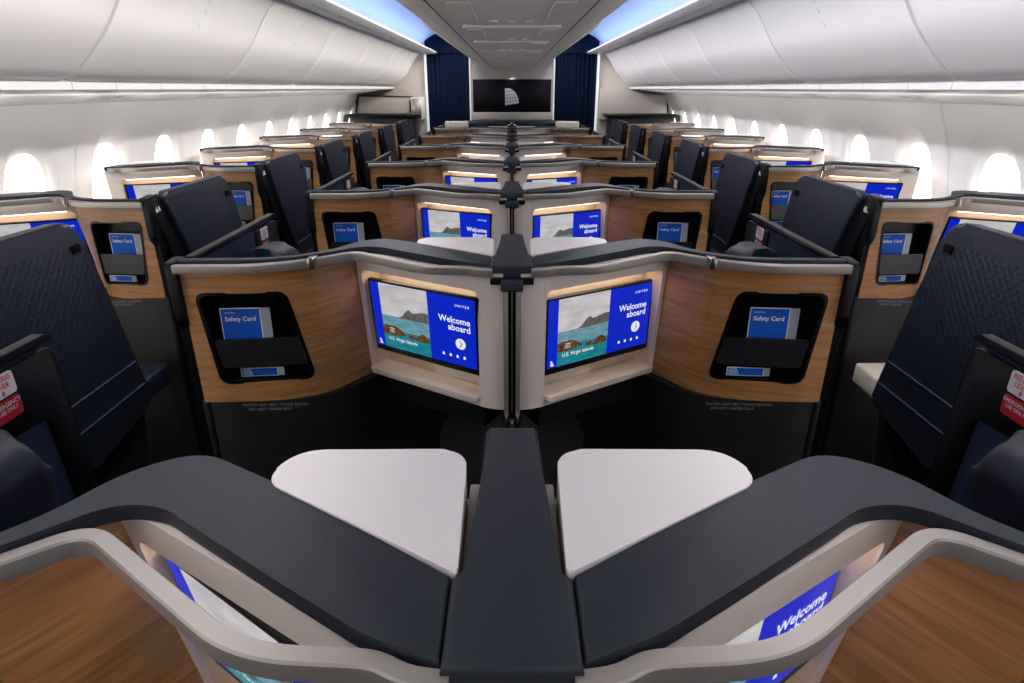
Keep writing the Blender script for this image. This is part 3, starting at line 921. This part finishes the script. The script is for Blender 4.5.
def overhead(sx, side, base):
    # bins, one thing each
    for i in range(NB):
        ya = BY0 + i * BPITCH + 0.004; yb = min(BY0 + (i + 1) * BPITCH - 0.004, 9.392)
        if yb - ya < 0.2: break
        mb = MB(); bm = mb.bm; old = set(bm.faces)
        ys = [ya, ya + 0.006, ya + 0.02, ya + 0.05, (ya + yb) / 2, yb - 0.05, yb - 0.02, yb - 0.006, yb]
        dps = [0.03, 0.010, 0.003, 0, 0, 0, 0.003, 0.010, 0.03]
        rows = []
        for y, d in zip(ys, dps):
            row = []
            for q, (x, z) in enumerate(BINS):
                a = BINS[max(0, q - 1)]; b = BINS[min(len(BINS) - 1, q + 1)]
                t = Vector((b[0] - a[0], b[1] - a[1])).normalized(); n = Vector((t.y, -t.x))   # outwards (to wall, up)
                row.append(bm.verts.new((sx * (x + abs(n.x) * d), y, z + abs(n.y) * d)))
            rows.append(row)
        for r0, r1 in zip(rows, rows[1:]):
            for q in range(len(BINS) - 1): bm.faces.new((r0[q], r0[q + 1], r1[q + 1], r1[q]))
        # closed back
        for ra in (rows[0], rows[-1]):
            c = bm.verts.new((sx * 1.70, ra[0].co.y, 2.03)); bm.faces.new([*ra, c])
        mb._finish(old, 'bin_white', None)
        o = mb.build('overhead_bin', loc=None, smooth=40)
        pos = 'nearest the camera' if i == 2 else ('behind the camera' if i < 2 else ORD[i - 2] + ' from the camera')
        if i == 0: pos = 'farthest behind the camera'
        tag(o, 'white overhead bin above the %s windows, %s' % (side, pos), 'overhead bin', 'overhead bins on the %s' % side)
        yc = (ya + yb) / 2 - 0.02
        # latch: two round buttons and a slot
        def on(q): return BINS[q]
        mb = MB()
        for q, r in ((16, 0.017), (19, 0.011), (22, 0.015)):
            x, z = BINS[q]; x2, z2 = BINS[q + 1]; t = Vector((x2 - x, z2 - z)).normalized(); n = Vector((-abs(t.y), -abs(t.x)))
            c = Vector((x + n.x * 0.002, z + n.y * 0.002))
            ring = [mb.bm.verts.new((sx * (c.x + t.x * r * math.sin(a * math.pi / 8)), yc + r * math.cos(a * math.pi / 8), c.y + t.y * r * math.sin(a * math.pi / 8))) for a in range(16)]
            c2 = Vector((x - n.x * 0.004, z - n.y * 0.004)); 
            ring2 = [mb.bm.verts.new((sx * (c2.x + t.x * r * 1.15 * math.sin(a * math.pi / 8)), yc + 1.15 * r * math.cos(a * math.pi / 8), c2.y + t.y * 1.15 * r * math.sin(a * math.pi / 8))) for a in range(16)]
            mb.bm.faces.new(ring); mb.bm.faces.new(ring2[::-1])
            for a in range(16): mb.bm.faces.new((ring[a], ring[(a + 1) % 16], ring2[(a + 1) % 16], ring2[a]))
        mb.mats.append('valance')
        mb.build('latch', o)
    # lip band and passenger service panel below the bins
    mb = MB(); strip(mb, [(1.66, 1.628), (1.648, 1.622), (1.648, 1.596), (1.66, 1.590), (1.80, 1.574), (2.00, 1.548), (2.12, 1.530), (2.12, 1.60), (1.70, 1.64)], Y0, Y1, 'lip_white', sx, True)
    for k in range(34):    # panel joints in the lip and the underside
        y = Y0 + 0.15 + k * 0.36 + (0.08 if k % 3 == 1 else 0)
        if y > 9.4: break
        strip(mb, [(1.6475, 1.622), (1.6475, 1.596), (1.66, 1.5895), (1.80, 1.5735), (2.00, 1.5475), (2.10, 1.532)], y, y + 0.004, 'seam_grey', sx)
    o = tag(mb.build('trim_%d' % (base), recalc=False), kind='structure')
    o.data.polygons.foreach_get
    mb = MB()     # reading lights and air nozzles in the underside
    k = 0; y = -0.2
    while y < 9.3:
        for dy, x in ((0, 1.86), (0.11, 1.86), (0.03, 1.94), (0.14, 1.94)):
            z = 1.574 - (x - 1.80) * 0.13 - 0.001
            c = [mb.bm.verts.new((sx * (x + 0.022 * math.cos(a * math.pi / 6)), y + dy + 0.022 * math.sin(a * math.pi / 6), z - 0.003 - 0.022 * math.cos(a * math.pi / 6) * 0.13)) for a in range(12)]
            mb.bm.faces.new(c)
        y += 1.08
    mb.mats.append('seam_grey'); tag(mb.build('trim_%d' % (base + 2), recalc=False), kind='structure')
    # valance over the bins with the slotted rail
    mb = MB(); strip(mb, [(1.285, 2.028), (1.262, 2.045), (1.245, 2.040), (1.235, 2.048), (1.222, 2.040), (1.06, 2.050), (1.045, 2.060), (1.045, 2.072), (1.07, 2.075), (1.20, 2.075), (1.285, 2.06)], Y0, Y1, 'valance', sx, True)
    strip(mb, [(1.258, 2.0415), (1.247, 2.0395)], Y0, Y1, 'seam_grey', sx)
    y = Y0 + 0.2
    while y < 9.4:
        strip(mb, [(1.150, 2.0425), (1.143, 2.0428)], y, y + 0.40, 'seam_grey', sx); y += 0.62
    tag(mb.build('trim_%d' % (base + 4), recalc=False), kind='structure')
    # cove ceiling
    prof = smooth_prof([(1.30, 2.07), (1.26, 2.16), (1.16, 2.25), (1.02, 2.31), (0.86, 2.32), (0.72, 2.26), (0.63, 2.15), (0.60, 2.05)])
    mb = MB(); strip(mb, prof, Y0, Y1, 'cove_white', sx)
    tag(mb.build('ceiling_cove', recalc=False), kind='structure')
    mb = MB(); strip(mb, [(1.085, 2.077), (1.115, 2.077), (1.115, 2.088), (1.085, 2.088)], Y0, Y1, 'cove_led', sx, True)
    tag(mb.build('trim_%d' % (base + 6), recalc=False), kind='structure')


for sx, side, b in ((-1, 'left', 3), (1, 'right', 4)):
    side_walls(sx, side); overhead(sx, side, b)

# centre ceiling belly
def belly_prof(y):
    t = min(1, max(0, (y - 4.2) / 0.8)); t = t * t * (3 - 2 * t)
    w = 0.575 + 0.055 * t
    p = [(0, 1.845), (0.12, 1.846), (0.20, 1.852), (0.30, 1.868), (0.40, 1.900), (0.48, 1.940), (w - 0.05, 1.985), (w - 0.01, 2.02), (w, 2.05), (w - 0.01, 2.085), (0.60, 2.12)]
    return smooth_prof(p, 3)


mb = MB(); rows = []
ys = [Y0 + (Y1 - Y0) * i / 60 for i in range(61)]
for y in ys:
    p = belly_prof(y); full = [(-x, z) for x, z in p[::-1]] + p[1:]
    rows.append([mb.bm.verts.new((x, y, z)) for x, z in full])
for r0, r1 in zip(rows, rows[1:]):
    for i in range(len(r0) - 1): mb.bm.faces.new((r0[i], r0[i + 1], r1[i + 1], r1[i]))
mb.mats.append('belly'); tag(mb.build('ceiling', smooth=60), kind='structure')
# service panels along the belly
k = 0; y = 1.1
while y < 9.2:
    mb = MB()
    o4 = fillet([(-0.21, y), (0.21, y), (0.21, y + 0.78), (-0.21, y + 0.78)], 0.05, 6, True)
    mb.prism(o4, 1.836, 1.856, 'belly', bevel=0.006, seg=3)
    for x in (-0.16, 0.16):
        mb.prism(fillet([(x - 0.035, y + 0.06), (x + 0.035, y + 0.06), (x + 0.035, y + 0.72), (x - 0.035, y + 0.72)], 0.02, 4, True), 1.832, 1.838, 'belly', bevel=0.002)
    for x in (-0.07, 0.0, 0.07):
        mb.prism([(x + 0.018 * math.cos(a * math.pi / 8), y + 0.62 + 0.018 * math.sin(a * math.pi / 8)) for a in range(16)], 1.831, 1.838, 'valance')
    tag(mb.build('ceiling_panel'), kind='structure')
    y += 0.9; k += 1
mb = MB()
for sx in (-1, 1):
    for x, z in ((0.285, 1.8655), (0.47, 1.9350)):
        mb.tube([(sx * x, Y0, z), (sx * x, Y1, z)], 0.0035, 'seam_grey', 6)
tag(mb.build('trim_20'), kind='structure')
# outer hull so that no daylight leaks in
mb = MB(); mb.box((-2.7, Y0 - 0.05, -0.1), (2.7, Y0, 2.6), 'white_panel'); tag(mb.build('wall_rear'), kind='structure')
mb = MB(); mb.box((-2.7, Y0, 2.40), (2.7, 11.0, 2.45), 'white_panel')
for sx in (-1, 1): mb.box((min(sx * 2.55, sx * 2.6), Y0, -0.1), (max(sx * 2.55, sx * 2.6), 11.0, 2.45), 'white_panel')
tag(mb.build('ceiling_hull'), kind='structure')

# ------------------------------------------------------------------ front bulkhead
YB = 9.5
mb = MB(); mb.box((-0.60, YB, 0), (0.60, YB + 0.1, 2.2), 'wall_beige', 0.004)
mb.box((-0.585, YB - 0.06, 1.185), (0.585, YB + 0.01, 1.285), 'wall_beige', 0.01)
tag(mb.build('wall_front'), kind='structure')
sign = empty('wall_sign', (0, YB, 1.285))
mb = MB(); mb.box((-0.555, -0.02, 0.0), (0.555, 0.0, 0.435), 'black', 0.003); mb.build('sign_board', sign)
mb = MB()       # white quarter-globe emblem cut by dark grid lines
Rg = 0.20; cells = 5
for i in range(cells):
    for j in range(cells):
        # cells between curved meridians and parallels
        def P(u, v):
            x = -0.10 + Rg * u * math.sqrt(max(0, 1 - (v * 0.95) ** 2)) * 1.0; z = 0.09 + Rg * 1.15 * v
            return (x, -0.0225, z + 0.03 * u * (1 - v))
        g = 0.06 / cells
        u0, u1, v0, v1 = i / cells + g / 2, (i + 1) / cells - g, j / cells + g / 2, (j + 1) / cells - g
        mb.poly([P(u0, v0), P(u1, v0), P(u1, v1), P(u0, v1)], 'card_white')
mb.build('emblem', sign, recalc=False, smooth=0)
tag(sign, 'black sign board with white globe emblem on the front bulkhead', 'sign')
for sx in (-1, 1):
    mb = MB(); mb.box((min(sx * 0.585, sx * 0.602), YB - 0.03, 1.15), (max(sx * 0.585, sx * 0.602), YB, 2.15), 'edge_glow'); tag(mb.build('trim_%d' % (22 if sx < 0 else 23)), kind='structure')
spot = bpy.data.lights.new('sign_spot', 'SPOT'); spot.energy = 1.5; spot.spot_size = math.radians(60); spot.color = (1, 0.95, 0.9)
so = bpy.data.objects.new('sign_spot', spot); COL.objects.link(so); so.location = (0, YB - 0.14, 1.83); so.rotation_euler = (math.radians(28), 0, 0)

# curtains in the aisles
for sx, side in ((-1, 'left'), (1, 'right')):
    mb = MB(); n = 90; A = []; B = []
    amp = 0.008 if sx < 0 else 0.020
    for i in range(n + 1):
        x = 0.60 + 0.60 * i / n; y = YB + 0.06 + amp * math.sin(i * 2 * math.pi / 9) + amp * 0.4 * math.sin(i * 0.43)
        A.append(mb.bm.verts.new((sx * x, y, 0.02))); B.append(mb.bm.verts.new((sx * x, y, 2.16)))
    for i in range(n): mb.bm.faces.new((A[i], A[i + 1], B[i + 1], B[i]))
    mb.mats.append('curtain')
    c = mb.build('curtain', recalc=False, smooth=80)
    md = c.modifiers.new('thickness', 'SOLIDIFY'); md.thickness = 0.004
    tag(c, 'dark navy curtain closing the %s aisle' % side, 'curtain', 'aisle curtains')
    mb = MB(); mb.box((min(sx * 0.6, sx * 1.22), YB + 0.03, 2.06), (max(sx * 0.6, sx * 1.22), YB + 0.09, 2.34), 'curtain'); tag(mb.build('trim_%d' % (24 if sx < 0 else 25)), kind='structure')
    # outboard bulkhead
    mb = MB(); mb.box((min(sx * 1.21, sx * 2.4), YB - 0.1, 0), (max(sx * 1.21, sx * 2.4), YB, 2.2), 'wall_beige', 0.004); tag(mb.build('wall_front_%s' % side), kind='structure')
    mb = MB(); mb.box((min(sx * 1.195, sx * 1.212), YB - 0.13, 1.0), (max(sx * 1.195, sx * 1.212), YB - 0.09, 2.10), 'edge_glow'); tag(mb.build('trim_%d' % (26 if sx < 0 else 27)), kind='structure')

# sloping cabinet on the left bulkhead
cab = empty('closet', (-1.75, YB - 0.11, 0))
mb = MB(); mb.prism([(-0.40, 1.20), (-0.34, 1.50), (0.34, 1.49), (0.34, 1.20)], -0.30, 0.0, 'wall_beige', axis='y', bevel=0.004)
mb.build('cabinet_body', cab)
mb = MB(); mb.prism([(-0.415, 1.20), (-0.355, 1.515), (0.36, 1.50), (0.36, 1.492), (-0.345, 1.50), (-0.40, 1.20)], -0.31, -0.001, 'black', axis='y')
mb.build('edge_trim', cab)
mb = MB(); mb.box((0.37, -0.33, 1.20), (0.52, 0.0, 1.485), 'table', 0.006); mb.box((0.385, -0.335, 1.22), (0.505, -0.325, 1.47), 'silver', 0.002); mb.build('end_column', cab)
tag(cab, 'beige sloping closet with black edge on the left bulkhead', 'closet')
cab = empty('closet', (1.8, YB - 0.11, 0))
mb = MB(); mb.prism([(-0.57, 1.20), (-0.57, 1.60), (0.33, 1.51), (0.37, 1.20)], -0.20, 0.0, 'wall_beige', axis='y', bevel=0.004); mb.build('cabinet_body', cab)
mb = MB(); mb.prism([(0.375, 1.20), (0.335, 1.515), (0.345, 1.515), (0.385, 1.20)], -0.21, 0.0, 'black', axis='y'); mb.build('edge_trim', cab)
tag(cab, 'plain beige closet panel on the right bulkhead', 'closet')
for sx, side in ((-1, 'left'), (1, 'right')):
    c = empty('counter', (sx * 1.72, 8.85, 0))
    mb = MB(); mb.box((-0.42, -0.18, 0), (0.42, 0.22, 1.24), 'black_wood', 0.006); mb.build('counter_body', c)
    mb = MB(); mb.box((-0.47, -0.22, 1.24), (0.47, 0.25, 1.285), 'black', 0.008, 3); mb.build('counter_top', c)
    tag(c, 'black counter in front of the %s closet' % side, 'counter', 'black counters at the bulkhead')

# centre front console facing the first row
con = empty('console', (0, 8.2, 0))
mb = MB(); mb.box((-0.66, 0.0, 0), (0.66, 0.3, 1.165), 'black_wood', 0.004); mb.build('console_body', con)
mb = MB(); mb.box((-0.70, -0.03, 1.165), (0.70, 0.34, 1.215), 'cap', 0.008, 3); mb.build('console_top', con)
mb = MB()
for sx in (-1, 1):
    mb.tube([(sx * 0.06, -0.04, 1.232), (0, -0.05, 1.195), (-sx * 0.06, -0.04, 1.158)], 0.012, 'silver', 6)
mb.build('crossed_bracket', con)
tag(con, 'black topped console below the front sign', 'console')
for sx, side in ((-1, 'left'), (1, 'right')):
    b = empty('monitor_box', (sx * 0.665, 7.90, 0))
    mb = MB(); mb.box((-0.13, -0.04, 0.0), (0.13, 0.04, 1.14), 'black_matte', 0.004); mb.build('pedestal', b)
    mb = MB(); mb.box((-0.14, -0.05, 1.14), (0.14, 0.05, 1.235), 'cream', 0.012, 3); mb.build('cover', b)
    tag(b, 'small pale box behind the farthest %s divider' % side, 'box', 'pale boxes before the front console')
